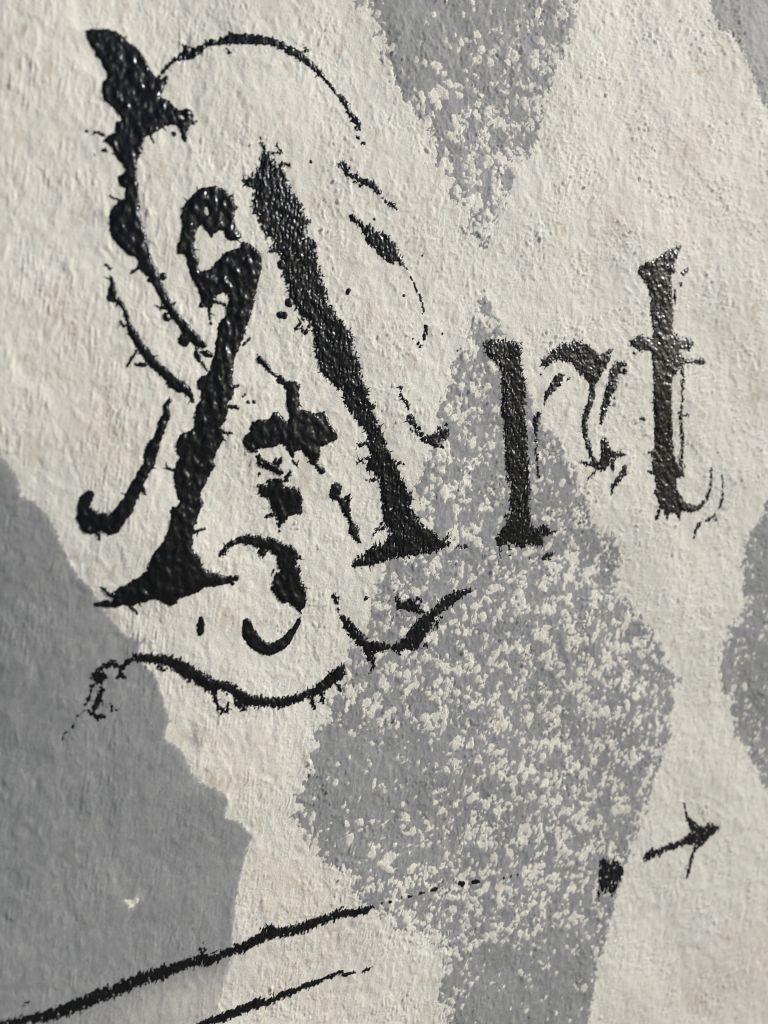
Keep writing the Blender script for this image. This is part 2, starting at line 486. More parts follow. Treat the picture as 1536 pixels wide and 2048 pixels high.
# stains: (x, y, rx, ry, amount, channel 0 tan / 1 grey)
STAINS = [(610, 1800, 150, 110, .17, 0), (620, 1990, 190, 60, .2, 0), (480, 1540, 60, 90, .14, 0), (1410, 1950, 130, 90, .13, 0), (220, 820, 120, 110, .1, 0), (1440, 200, 90, 140, .1, 0), (392, 1460, 19, 17, .8, 1), (398, 1482, 14, 9, .5, 1), (345, 1300, 16, 20, .25, 1), (180, 438, 34, 22, .55, 1), (172, 405, 20, 14, .4, 0), (110, 590, 40, 25, .35, 0), (90, 640, 18, 14, .3, 1), (330, 335, 20, 30, .4, 0), (640, 405, 26, 14, .5, 0),
          (270, 905, 14, 12, .5, 1), (240, 700, 25, 18, .3, 1), (400, 560, 20, 20, .2, 0), (650, 810, 12, 12, .45, 0), (600, 965, 22, 16, .35, 0), (680, 1130, 14, 8, .4, 0),
          (745, 625, 16, 20, .35, 0), (1385, 145, 10, 10, .5, 0), (1370, 300, 30, 16, .4, 0), (1395, 145, 26, 12, .3, 0), (1500, 620, 14, 40, .4, 0), (1510, 780, 18, 20, .45, 0),
          (600, 1765, 16, 8, .6, 0), (610, 1920, 8, 10, .5, 0), (625, 1925, 8, 6, .6, 0), (468, 1960, 6, 5, .7, 0), (520, 1740, 60, 30, .25, 0), (380, 1470, 40, 40, .25, 0), (440, 1560, 26, 16, .35, 0),
          (1440, 1865, 20, 8, .45, 0), (1380, 2000, 20, 30, .3, 0), (1520, 1900, 30, 80, .25, 0), (860, 1960, 22, 12, .5, 0), (800, 2010, 16, 10, .3, 0), (475, 1240, 20, 26, .3, 0),
          (230, 860, 30, 60, .2, 0), (180, 880, 50, 40, .16, 0), (1240, 1090, 8, 6, .4, 0), (1445, 1290, 8, 8, .5, 1), (1400, 1270, 6, 5, .5, 1), (1370, 1690, 12, 5, .4, 1), (1350, 470, 30, 20, .2, 0),
          (1120, 470, 16, 26, .35, 0), (1230, 440, 14, 30, .35, 0), (1190, 360, 12, 12, .3, 0), (560, 120, 20, 14, .2, 0), (480, 1420, 40, 12, .2, 0)]
st = np.zeros((ny, nx, 4), np.float32); st[..., 3] = 1
lump = np.clip(.55 + .35 * samp(F_LUMP, WU, WV) + .3 * RAG2, 0, 1.3)
for x, y, rx, ry, a, ch in STAINS:
    g = np.exp(-(((PXG - x) / rx) ** 2 + ((PYG - y) / ry) ** 2))
    st[..., ch] += a * g * lump
tan = np.clip(samp(F_MID, WU + .05, WV) * .5 + samp(F_LUMP, WU + .1, WV) * .5 - .75, 0, 1) * .30
st[..., 0] += tan * FIN
st[..., :2] = np.clip(st[..., :2], 0, .75)
at = wall.data.color_attributes.new('stain', 'FLOAT_COLOR', 'POINT')
full = np.zeros((len(V2), 4), np.float32); full[:nb] = st.reshape(-1, 4)
at.data.foreach_set('color', full.ravel())

# the ground below (outside the frame)
gm = bpy.data.meshes.new('ground')
gm.from_pydata([(-60, -60, 0), (60, -60, 0), (60, 60, 0), (-60, 60, 0)], [], [(0, 1, 2, 3)])
gm.materials.append(M_GROUND)
ground = bpy.data.objects.new('ground', gm); COL.objects.link(ground); ground.location = (0, 0, -.004)
ground['kind'] = 'structure'; ground['label'] = 'grey paving at the foot of the wall'

# ------------------------------------------------------------------ clipping a grid where a field is positive
def clip_grid(s, u, v, h):
    """grid arrays (ny, nx): returns verts (u, v, h, s) and quads / triangles of the region s > 0"""
    ny, nx = s.shape
    inside = s > 0
    i = np.arange(ny * nx).reshape(ny, nx)
    a, b, c, d = i[:-1, :-1], i[:-1, 1:], i[1:, 1:], i[1:, :-1]
    cnt = inside[:-1, :-1].astype(int) + inside[:-1, 1:] + inside[1:, 1:] + inside[1:, :-1]
    fullm = cnt == 4
    quads = np.stack([a[fullm], b[fullm], c[fullm], d[fullm]], -1)
    part = (cnt > 0) & ~fullm
    tris = np.concatenate([np.stack([a[part], b[part], c[part]], -1), np.stack([a[part], c[part], d[part]], -1)])
    attr = np.stack([u.ravel(), v.ravel(), h.ravel(), s.ravel()], -1)
    S = attr[:, 3]
    new_v, edge_id = [], {}
    ins = S[tris] > 0
    n_in = ins.sum(1)
    t3 = tris[n_in == 3]
    out_t = [t3]; out_q = [quads]
    N = ny * nx
    keys_all = []
    def rot(t, m, first):
        k = np.argmax(m, 1) if first else np.argmin(m, 1)
        r = np.arange(len(t))
        return np.stack([t[r, k], t[r, (k + 1) % 3], t[r, (k + 2) % 3]], -1)
    t1 = rot(tris[n_in == 1], ins[n_in == 1], True)      # vertex 0 inside
    t2 = rot(tris[n_in == 2], ins[n_in == 2], False)     # vertex 0 outside
    e = np.concatenate([t1[:, [0, 1]], t1[:, [0, 2]], t2[:, [0, 1]], t2[:, [0, 2]]])
    lo, hi = e.min(1).astype(np.int64), e.max(1).astype(np.int64)
    key = lo * N + hi
    uk, inv = np.unique(key, return_inverse=True)
    lo, hi = uk // N, uk % N
    t = S[lo] / (S[lo] - S[hi])
    ev = attr[lo] * (1 - t)[:, None] + attr[hi] * t[:, None]
    ev[:, 3] = 0
    n1, n2 = len(t1), len(t2)
    p01, p02 = N + inv[:n1], N + inv[n1:2 * n1]
    r01, r02 = N + inv[2 * n1:2 * n1 + n2], N + inv[2 * n1 + n2:]
    out_t.append(np.stack([t1[:, 0], p01, p02], -1))
    out_q.append(np.stack([r01, t2[:, 1], t2[:, 2], r02], -1))
    allv = np.concatenate([attr, ev])
    Q = np.concatenate(out_q); T = np.concatenate(out_t)
    used = np.zeros(len(allv), bool); used[Q.ravel()] = True; used[T.ravel()] = True
    remap = np.cumsum(used) - 1
    return allv[used], remap[Q], remap[T]

# ------------------------------------------------------------------ grey diamonds
DL = {'top': 'mottled grey painted diamond pointing down at the top of the wall',
      'corner': 'pale grey painted diamond cut off by the top right corner',
      'centre': 'large speckled grey painted diamond behind the small letters, reaching the bottom edge',
      'right': 'grey painted diamond cut off by the right edge, right of the arrow mark',
      'left': 'smooth unspeckled grey painted diamond at the lower left, crossed by a black streak'}
for key, (sl, s) in PATCH_S.items():
    v4, q4, t3 = clip_grid(s.astype(np.float64), UU[sl], VV[sl], H[sl].astype(np.float64))
    ln = .0001 * np.clip(v4[:, 3] / (2 * PX), 0, 1) + .00001
    vert = wall_xyz(v4[:, 0], v4[:, 1], v4[:, 2] + ln)
    b = vert[np.argmin(vert[:, 2])]
    o = mesh_object('painted_diamond', vert, q4, t3, M_GREY, None, (b[0], 0, b[2]))
    o.location = (b[0], 0, b[2])
    th = np.clip(1 - v4[:, 3] / (3.0 * PX), 0, 1) * .3 + np.clip(samp(F_HOLE2, v4[:, 0] + .04, v4[:, 1]) * .6 + samp(F_LUMP, v4[:, 0], v4[:, 1]) * .5 - .55, 0, 1) * .22
    if key == 'left':                    # the wash runs out below the long streak
        qx, qy = wall2px(v4[:, 0], v4[:, 1])
        th = th * .6 + np.clip((qy - (2068 - .357 * qx)) / 60, 0, 1) * np.clip((qx - 120) / 250, .25, 1) * .62 + np.clip(1 - v4[:, 3] / (9 * PX), 0, 1) * .25 * (1 + .35 * samp(F_LONG, v4[:, 0], v4[:, 1]))
        th = np.clip(th, 0, .8)
    o.data.attributes.new('thin', 'FLOAT', 'POINT').data.foreach_set('value', th.astype(np.float32))
    o['label'] = DL[key]; o['category'] = 'painted diamond'; o['group'] = 'grey harlequin diamonds painted on the wall'

# ------------------------------------------------------------------ black paint
def halve(a):
    b = np.empty(2 * len(a) - 1); b[::2] = a; b[1::2] = (a[:-1] + a[1:]) / 2
    return b
UI = halve(UG[u_lo:u_hi]); VI = halve(VG[v_lo:v_hi])
def finer(A_):
    A_ = A_[v_lo:v_hi, u_lo:u_hi].astype(np.float64)
    o = np.empty((len(VI), len(UI)))
    o[::2, ::2] = A_
    o[1::2, ::2] = (A_[:-1] + A_[1:]) / 2
    o[:, 1::2] = (o[:, 0:-2:2] + o[:, 2::2]) / 2
    return o
HI, HSI = finer(H), finer(H_SOFT)

def ink_part(name, parent, shapes, rag=1.0, spike=1.0, dry=0.0, thick=.9, holes=(), hairs=0, seed=0, label=None):
    """shapes: lists of (x, y) = filled outline, lists of (x, y, r) = brushed line, in photo pixels"""
    polys = [to_wall_poly(s) for s in shapes if len(s[0]) == 2]
    chains = [to_wall_chain(s) for s in shapes if len(s[0]) == 3]
    hol = [to_wall_chain(s) for s in holes]
    rng = random.Random(seed * 77 + len(shapes) * 13 + len(name))
    def hair(x, y, ang, ln):
        a, b = math.cos(ang), math.sin(ang)
        sc = PX
        p = [(x, y, 1.7 * sc), (x + a * ln * .55, y + b * ln * .55, 1.1 * sc)]
        ang += rng.uniform(-.6, .6)
        p.append((p[1][0] + math.cos(ang) * ln * .45, p[1][1] + math.sin(ang) * ln * .45, .35 * sc))
        return p
    hr = []
    if hairs:
        rimp = []
        for pl in polys:
            for i in range(len(pl)):
                rimp.append((pl[i], pl[(i + 1) % len(pl)]))
        for ch in chains:
            for a, b in zip(ch[:-1], ch[1:]):
                dx, dy = b[0] - a[0], b[1] - a[1]; l = math.hypot(dx, dy) + 1e-9
                nx_, ny_ = -dy / l, dx / l
                for sg in (1, -1):
                    rimp.append(((a[0] + sg * nx_ * a[2] * .7, a[1] + sg * ny_ * a[2] * .7), (b[0] + sg * nx_ * b[2] * .7, b[1] + sg * ny_ * b[2] * .7)))
        for _ in range(int(hairs * 1.5)):
            a, b = rng.choice(rimp); t = rng.random()
            x, y = a[0] + t * (b[0] - a[0]), a[1] + t * (b[1] - a[1])
            nrm_ang = math.atan2(b[1] - a[1], b[0] - a[0]) + (math.pi / 2 if rng.random() < .5 else -math.pi / 2)
            ang = nrm_ang + rng.uniform(-.7, .7)
            hr.append(hair(x, y, ang, rng.uniform(5, 15) * PX))
    xs = [p[0] for pl in polys for p in pl] + [p[0] + d for c in chains + hr for p in c for d in (-p[2], p[2])]
    ys = [p[1] for pl in polys for p in pl] + [p[1] + d for c in chains + hr for p in c for d in (-p[2], p[2])]
    m = 14 * PX
    i0, i1 = np.searchsorted(UI, (min(xs) - m, max(xs) + m)); j0, j1 = np.searchsorted(VI, (min(ys) - m, max(ys) + m))
    i1 = min(i1 + 1, len(UI)); j1 = min(j1 + 1, len(VI))
    u, v = np.meshgrid(UI[i0:i1], VI[j0:j1]); h = HI[j0:j1, i0:i1]; hs = HSI[j0:j1, i0:i1]
    s = np.full(u.shape, -1e3)
    def put(f, items, op, pad=30 * PX):
        for it in items:
            rr = max([p[2] for p in it]) if len(it[0]) == 3 else 0
            a0, a1 = np.searchsorted(u[0], (min(p[0] for p in it) - rr - pad, max(p[0] for p in it) + rr + pad))
            b0, b1 = np.searchsorted(v[:, 0], (min(p[1] for p in it) - rr - pad, max(p[1] for p in it) + rr + pad))
            w = (slice(b0, b1), slice(a0, a1))
            s[w] = op(s[w], f(u[w], v[w], it))
    wv_u, wv_v = u, v
    put(tri_sd, polys, np.maximum)
    for ch in chains:                         # segment by segment keeps the windows small
        segs = [ch] if len(ch) == 1 else [ch[i:i + 2] for i in range(len(ch) - 1)]
        put(chain_sd, segs, np.maximum)
    core = s.copy()
    r1, r2 = samp(F_RAG, u, v), samp(F_RAG2, u, v)
    s = s + (.7 + (r1 * 1.5 + r2 * 1.45) * rag) * PX
    sp = np.clip(samp(F_SPIKE, u, v) - 1.1, 0, 2) * 5.5 + np.clip(samp(F_SPIKE2, u, v) - 1.5, 0, 2) * 5
    s = s + np.clip(sp, 0, 9) * spike * PX * (core > -12 * PX)
    if dry > 0:
        edge = np.clip(1 - core / (9 * PX), 0, 1)
        hn = -(samp(F_HOLE2, u + .02, v) * .55 + samp(F_SPIKE, u + .03, v) * .6 + r2 * .3)
        s = np.minimum(s, (norm_q(dry * (.6 + .8 * edge)) * .72 + hn) * 3.0 * PX)
    for c in hol:
        put(chain_sd, [c], lambda a, b: np.minimum(a, -b))
    put(chain_sd, hr, np.maximum, pad=6 * PX)
    if not (s > 0).any(): return None
    fill = min(1.0, thick + .1) * np.clip(s / (7 * PX), 0, 1)        # thick paint levels out the fibres below
    h = h * (1 - fill) + np.maximum(hs, h - 1.2 * PX * min(1, thick + .05)) * fill
    v4, q4, t3 = clip_grid(s, u, v, h)
    sd = v4[:, 3]; uu, vv = v4[:, 0], v4[:, 1]
    T = thick * .001
    prof = T * (1 - np.exp(-sd / (3.2 * PX)))
    lumps = .62 + .17 * samp(F_BLOB, uu, vv) + .05 * samp(F_RAG, uu + .05, vv)
    rough = np.clip(1.15 - thick, .08, .62)
    fibre = (np.clip(samp(F_FIB, uu, vv), -.5, 3) * .30 + samp(F_FIB2, uu, vv) * .2 + samp(F_RAG, uu + .07, vv) * .35) * PX * rough
    grow = np.clip(sd / (5 * PX), 0, 1)
    z = v4[:, 2] - .00004 + prof * np.clip(lumps, .35, 1.2) + fibre * grow + .00012 * np.clip(sd / (1.2 * PX), 0, 1)
    vert = wall_xyz(uu, vv, z)
    org = parent.location if parent is not None else (0, 0, 0)
    o = mesh_object(name, vert, q4, t3, M_INK, parent, tuple(org))
    if label: o['label'] = label
    return o

def thing(name, label, cat, x, y, group=None):
    o = bpy.data.objects.new(name, None); COL.objects.link(o)
    u, v = px2wall(x, y); o.location = (u, 0, v + WZ); o.empty_display_size = .02
    o['label'] = label; o['category'] = cat
    if group: o['group'] = group
    return o

WORD = 'letters of the painted black word'
# ---- the big ornate A
A = thing('painted_letter', 'large ornate black capital A with curling flourishes, left of the word', 'letter', 560, 1440, WORD)

ink_part('feather_flourish', A, [
    R1([(205,165),(240,138),(300,150),(360,145),(430,155),(480,190),(520,235),(570,265),(610,305),(645,350),(670,400),(695,450),(720,490),(750,520),(785,525),(810,500),(830,505),(832,540),(805,580),(785,630),(775,665),(800,680),(840,695),(870,730),(890,755),(930,765),(975,755),(1005,770),(1025,805),(1025,850),(1000,885),(985,900),(975,940),(978,985),(962,1018),(940,1000),(930,960),(925,915),(900,890),(860,880),(820,880),(780,905),(740,935),(700,960),(660,970),(645,990),(630,1040),(630,1090),(605,1130),(585,1165),(590,1220),(590,1290),(600,1350),(602,1420),(505,1420),(500,1370),(470,1350),(445,1320),(445,1285),(470,1260),(500,1255),(505,1230),(490,1190),(450,1150),(420,1100),(400,1050),(370,1030),(335,1010),(360,970),(400,950),(430,940),(425,890),(440,860),(480,845),(460,810),(430,770),(400,745),(360,715),(330,670),(325,600),(330,550),(370,510),(375,490),(345,460),(330,430),(310,380),(270,345),(270,310),(230,270),(210,230),(200,190)]),
    R2([(600,0),(605,80),(605,150),(620,220),(640,290),(660,350),(670,420),(690,490),(710,550),(740,600),(760,650),(720,700),(680,670),(640,640),(605,600),(605,555),(580,520),(530,500),(480,460),(440,420),(400,370),(380,310),(385,260),(380,220),(390,165),(420,120),(450,85),(495,70),(505,0)]),
    R2([(700,620,42),(740,710,36),(790,800,32),(830,880,32),(880,960,28),(940,1030,36),(990,1100,42),(1060,1160,40),(1110,1195,18)]),
    R2([(825,975,34)]), R2([(955,1155,45)]), R2([(690,690,20)]), R2([(790,665,30)]), R2([(740,890,4),(770,905,10),(800,900,16)]), R2([(860,880,16),(890,865,6)]),
    R2([(1050,1220,14),(1055,1260,26),(1065,1300,20)]), R2([(1085,1245,8),(1130,1255,26),(1160,1268,18)]), R2([(1090,1320,6),(1135,1390,5)]), R2([(545,640,6),(570,620,9),(605,595,12)]),
    R2([(385,45,4),(420,65,8),(460,80,12)]), R1([(875,950,17)]), R1([(270,935,5),(300,945,10),(345,965,9)]), R1([(315,1080,6),(345,1075,12)]), R1([(210,930,8)]), R1([(270,1115,5)]), R1([(700,965,10),(720,1020,6)]), R1([(1020,870,10),(1045,855,8)])],
    rag=.3, spike=.22, thick=1.0, holes=[R1([(935,822,12),(945,828,12)])], hairs=14, seed=1)
ink_part('arc_flourish', A, [
    R13([(130,350,6),(170,300,9),(220,250,9),(265,230,16),(310,215,34),(345,205,26),(385,175,18),(410,165,12),(430,150,14),(465,138,20),(500,140,12),(540,130,24),(600,120,27),(660,125,30),(720,125,31),(780,130,26),(840,135,24),(900,165,24),(960,195,24),(1020,220,24),(1080,270,22),(1130,310,20),(1165,345,14),(1195,385,7),(1220,415,12),(1245,440,9)]),
    R13([(1250,460,8),(1290,490,16),(1320,530,18),(1340,590,14),(1375,630,22),(1395,660,18)]), R13([(1392,690,18)]), R13([(1398,755,8)]), R13([(1430,790,9)]),
    R13([(295,165,20),(305,200,24)]), R13([(575,75,10),(590,100,12)]), R13([(1030,205,8),(1085,190,7)]), R13([(560,188,7),(578,206,5)]), R13([(850,105,5),(850,125,8)])],
    rag=.6, spike=.45, thick=.65, hairs=10, seed=2)
ink_part('side_flourish', A, [
    R2([(395,670,7),(400,720,18),(400,780,30),(398,825,40),(440,840,16),(480,890,18),(500,930,20),(515,980,13),(520,1020,14),(545,1070,26),(580,1130,32),(620,1200,34),(670,1260,36),(710,1320,38),(750,1360,36),(800,1400,34),(850,1450,36),(900,1490,38),(950,1520,38)]),
    R3([(860,20,40),(900,40,44),(960,70,38),(1000,110,20),(1020,165,12)]), R2([(360,575,10),(385,605,8)]), R2([(520,1345,6),(550,1290,10),(585,1235,9)]), R2([(580,1345,8),(650,1340,16)]), R2([(470,1010,8),(490,1040,12)])],
    rag=.45, spike=.35, thick=.8, hairs=14, seed=3)
ink_part('hook_flourish', A, [
    R3([(845,155,14),(810,205,20),(825,270,28),(790,320,32),(775,390,28),(745,450,30),(710,520,46),(690,590,46),(690,640,42),(640,710,38),(610,770,40),(570,850,48),(530,930,50),(490,1000,58),(440,1060,62),(390,1120,70),(340,1090,70)]),
    R3([(225,885,36),(190,930,46),(180,990,42),(210,1050,75),(240,1100,88),(340,1090,60)]), R3([(620,800,20),(655,880,8)]), R3([(290,1180,10),(298,1220,6)])],
    rag=.35, spike=.3, thick=1.0, hairs=8, seed=4)
ink_part('left_stroke', A, [
    R2([(930,180),(960,110),(985,80),(1040,20),(1080,-10),(1150,-20),(1200,-30),(1260,5),(1300,50),(1330,30),(1330,90),(1355,140),(1330,200),(1335,250),(1360,310),(1390,365),(1370,380),(1310,395),(1270,375),(1260,320),(1220,310),(1180,340),(1170,370),(1140,340),(1110,300),(1090,265),(1060,285),(1040,310),(1035,370),(1025,430),(1030,480),(1060,530),(1060,580),(1075,620),(1120,620),(1180,600),(1190,570),(1230,520),(1280,475),(1340,455),(1385,440),(1390,400),(1440,410),(1500,450),(1536,480),(1546,520),(1546,612),(1525,691),(1505,783),(1490,883),(1455,991),(1430,1060),(1410,1130),(1390,1190),(1350,1270),(1330,1340),(1330,1400),(1320,1470),(1325,1536),(1060,1536),(1055,1470),(1090,1430),(1130,1420),(1160,1370),(1175,1300),(1195,1240),(1190,1180),(1215,1130),(1215,1050),(1250,990),(1290,960),(1280,900),(1300,850),(1305,790),(1250,785),(1210,805),(1190,860),(1170,900),(1130,900),(1090,880),(1080,810),(1060,750),(1020,690),(990,620),(975,560),(970,510),(940,490),(905,490),(895,430),(920,380),(930,330),(940,270),(925,210)]),
    R3([(1325,0),(1335,100),(1310,150),(1280,190),(1290,240),(1270,310),(1230,360),(1240,400),(1255,450),(1230,510),(1195,560),(1180,620),(1190,660),(1160,710),(1130,750),(1120,800),(1085,850),(1080,890),(1095,950),(1075,1000),(1050,1060),(1035,1110),(1015,1170),(1020,1230),(1010,1290),(1050,1330),(1075,1370),(1080,1430),(1120,1460),(1200,1490),(1280,1510),(1320,1506),(1330,1546),(1290,1566),(1230,1576),(1170,1586),(1110,1591),(1060,1626),(1010,1651),(960,1661),(915,1676),(900,1711),(850,1731),(800,1716),(765,1686),(700,1681),(650,1706),(600,1706),(560,1736),(500,1726),(430,1746),(380,1746),(350,1726),(400,1706),(410,1676),(360,1656),(390,1641),(430,1626),(440,1596),(500,1576),(560,1536),(620,1506),(660,1466),(690,1386),(710,1330),(750,1290),(790,1240),(820,1170),(840,1110),(850,1060),(840,1010),(860,975),(900,970),(920,940),(900,890),(890,830),(875,770),(875,700),(900,640),(920,600),(895,550),(895,480),(920,420),(980,400),(1030,370),(1040,290),(1045,200),(1080,160),(1085,90),(1055,40),(1055,0)]),
    R4([(275,420,14),(310,418,18),(370,415,28)]), R4([(1355,215,22)]), R4([(1325,255,16)]), R4([(500,390,10),(550,440,12),(595,490,5)]), R4([(310,285,3),(350,310,7),(380,340,10)]),
    R3([(820,678,9),(880,692,11)]), R3([(1310,60,14),(1375,42,6)]), R3([(1290,205,12),(1350,208,13),(1370,215,5)]), R3([(1230,380,12),(1270,405,9),(1318,408,6)]), R3([(1030,1165,10),(1070,1150,11),(1115,1142,6)]),
    R2([(1210,860,8),(1275,880,10)]), R2([(1150,900,12),(1150,960,8),(1165,1030,4)]), R2([(1090,880,20)]), R2([(1410,1190,8),(1465,1135,4)])],
    rag=.35, spike=.3, thick=1.15, holes=[R2([(1120,145,10),(1128,185,12)])], hairs=22, seed=5)
ink_part('right_stroke', A, [
    R5([(250,260),(235,330),(200,400),(190,440),(140,440),(105,465),(115,495),(160,515),(185,540),(180,600),(170,660),(175,720),(210,720),(225,790),(245,850),(270,890),(320,910),(355,950),(310,970),(310,1005),(350,1020),(390,1030),(410,1090),(420,1160),(400,1190),(440,1240),(455,1330),(480,1400),(520,1450),(560,1510),(590,1530),(620,1552),(640,1622),(650,1692),(665,1732),(645,1782),(680,1832),(690,1912),(740,1982),(800,2032),(830,2082),(850,2062),(880,2122),(875,2172),(910,2222),(950,2272),(990,2332),(1040,2382),(1060,2432),(1060,2502),(1080,2562),(1050,2642),(1060,2682),(1110,2692),(1130,2732),(1160,2772),(1160,2862),(1160,2918),(1410,2912),(1350,2832),(1335,2762),(1280,2712),(1275,2652),(1240,2592),(1210,2522),(1190,2462),(1170,2392),(1150,2342),(1120,2312),(1100,2262),(1080,2192),(1060,2122),(1040,2032),(1010,1962),(1000,1882),(970,1812),(940,1742),(950,1692),(930,1642),(880,1582),(860,1536),(820,1510),(790,1440),(750,1380),(740,1300),(700,1230),(690,1150),(670,1080),(660,1010),(670,970),(640,920),(590,900),(570,850),(580,820),(620,785),(590,740),(550,690),(555,640),(510,600),(470,540),(440,470),(420,400),(390,360),(350,350),(350,320),(320,290),(310,250),(270,250)]),
    R7([(850,0),(840,60),(840,110),(860,150),(890,180),(895,240),(905,310),(910,380),(900,420),(940,450),(935,510),(905,550),(850,565),(810,590),(790,620),(750,640),(720,680),(740,695),(790,680),(830,685),(870,665),(930,655),(980,635),(1040,630),(1100,615),(1160,610),(1220,600),(1270,570),(1300,550),(1270,520),(1230,510),(1190,480),(1150,450),(1110,410),(1090,370),(1060,330),(1075,290),(1040,230),(1020,180),(1000,130),(980,90),(950,40),(930,0)]),
    R5([(235,150,5),(250,200,8),(275,250,10)]), R5([(320,255,8),(380,245,5)]), R5([(365,210,8),(400,240,7)]), R5([(375,345,9),(420,328,7),(462,345,6)]),
    R6([(975,1250,4),(1020,1230,7),(1070,1212,9)]), R6([(1270,1240,7),(1325,1255,5)]), R6([(1060,1385,6),(1140,1375,9)]), R6([(980,1105,10),(1010,1112,8),(1060,1100,12)]), R6([(1095,812,20)]), R6([(940,360,16)]),
    R6([(500,245,8),(530,190,10),(590,130,12)]), R6([(545,200,9),(575,255,12),(615,195,9)]), R6([(1290,1325,10)]),
    R7([(1340,570,9)]), R7([(1372,575,8),(1392,568,12)]), R7([(1280,520,10),(1286,495,6)]), R7([(850,495,4),(890,470,6),(940,440,8)]), R7([(865,480,4),(900,430,7)])],
    rag=1.15, spike=.8, dry=.085, thick=.8, hairs=60, seed=6)
ink_part('crossbar', A, [
    R6([(222,440,18),(262,485,23),(295,520,15),(320,550,7),(350,580,13)]),
    R6([(355,600),(385,575),(430,610),(480,630),(510,625),(540,660),(525,710),(535,780),(525,840),(570,845),(630,870),(700,865),(710,850),(750,900),(760,950),(800,1000),(825,1040),(810,1080),(750,1100),(720,1120),(690,1130),(690,1180),(670,1240),(660,1270),(650,1275),(610,1250),(600,1210),(560,1180),(540,1140),(490,1170),(480,1220),(500,1250),(525,1245),(510,1280),(480,1250),(465,1200),(440,1160),(430,1120),(380,1105),(320,1130),(260,1135),(220,1140),(180,1170),(130,1150),(100,1100),(105,1050),(150,1010),(160,950),(200,925),(260,920),(310,910),(330,870),(370,860),(400,900),(440,940),(460,900),(440,840),(430,770),(435,690),(410,650),(370,640)]),
    R6([(655,1262,10),(685,1290,14),(703,1310,26)])],
    rag=.5, spike=.3, thick=1.0, hairs=6, seed=7)
ink_part('star_blot', A, [
    R7([(162,35,14),(185,80,20),(230,95,22),(270,110,26),(300,130,16)]), R7([(270,75,20),(295,60,14)]), R7([(352,130,8),(340,150,12),(325,180,14)]),
    R7([(155,250),(200,240),(165,210),(215,200),(230,175),(280,165),(310,180),(320,220),(370,220),(405,225),(410,260),(430,290),(425,340),(430,380),(385,375),(340,400),(325,430),(300,445),(280,410),(265,370),(240,330),(235,300),(195,270)]),
    R7([(300,440,6),(300,480,3)]), R7([(220,392,7),(260,380,10)]), R7([(175,145,8)])],
    rag=.9, spike=.5, thick=.9, hairs=6, seed=8)
ink_part('drip_chain', A, [R7([(630,230,36),(622,265,30),(650,285,11),(685,330,27),(695,370,22),(710,400,11),(720,430,13),(735,475,33),(745,515,16),(765,545,9)]), R7([(690,275,8),(712,268,7)]), R7([(690,290,10),(710,300,6)])], rag=.6, spike=.2, thick=.9, hairs=2, seed=9)
ink_part('lower_curl', A, [
    R3([(1240,1335,17),(1280,1290,15),(1320,1255,20),(1390,1230,30),(1450,1225,34),(1536,1240,40)]),
    R7([(80,530,22),(140,535,26),(200,555,34),(260,560,38),(310,600,40),(345,620,48)]), R7([(200,600,28)]),
    R7([(250,790),(270,740),(300,720),(285,680),(280,640),(330,560),(390,575),(400,640),(385,680),(420,690),(415,740),(430,790),(445,840),(455,880),(440,930),(418,965),(390,930),(355,905),(315,905),(280,870),(255,840)]),
    R7([(400,640,10),(420,632,4)]), R7([(245,735,4),(262,712,4)])],
    rag=.8, spike=.55, thick=1.0, hairs=8, seed=10)
ink_part('crescent', A, [R7([(417,985,6),(402,1030,13),(370,1080,22),(330,1130,30),(290,1160,33),(240,1180,33),(190,1165,35),(150,1135,39),(115,1090,40),(102,1040,31),(100,1025,27)])], rag=.4, spike=.3, thick=.95, seed=11)
ink_part('dot', A, [R4([(1085,530,18),(1080,570,28),(1080,620,28),(1080,640,20)])], rag=.3, spike=.1, thick=.8, seed=12)
ink_part('dash', A, [R5([(845,345,17),(880,360,26),(900,410,24),(960,440,20),(1010,475,24),(1060,480,26),(1100,520,24),(1140,550,18)]), R5([(1170,590,7),(1190,620,7)]), R5([(1225,645,13),(1255,660,18),(1275,685,6)]), R5([(950,470,8),(1000,515,6)])], rag=.95, spike=.5, dry=.06, thick=.55, hairs=10, seed=13)
ink_part('leaf', A, [R5([(910,730),(935,725),(990,770),(1030,810),(1075,800),(1110,850),(1170,860),(1220,900),(1265,940),(1285,1000),(1310,1050),(1345,1110),(1360,1145),(1310,1115),(1270,1085),(1250,1105),(1220,1090),(1180,1070),(1130,1010),(1070,950),(1040,900),(1020,850),(970,800),(925,770)])], rag=.9, spike=.6, dry=.10, thick=.6, hairs=10, seed=14)
ink_part('leaf_tail', A, [R14([(972,675,7),(985,692,3)]), R14([(1005,745,7),(1020,770,7)]), R14([(1033,788,6),(1055,850,6)]), R14([(1078,878,8),(1085,920,12),(1096,952,6)]), R14([(1100,980,10),(1105,1012,7)]), R14([(1095,1028,5)]), R14([(1115,1125,14),(1120,1150,11),(1110,1190,17),(1105,1220,11)]), R14([(1055,1255,10)]), R14([(1080,1265,5),(1070,1285,7)]), R14([(1092,1270,6)]), R14([(1020,1220,6)])], rag=.45, spike=.15, thick=.45, seed=15)
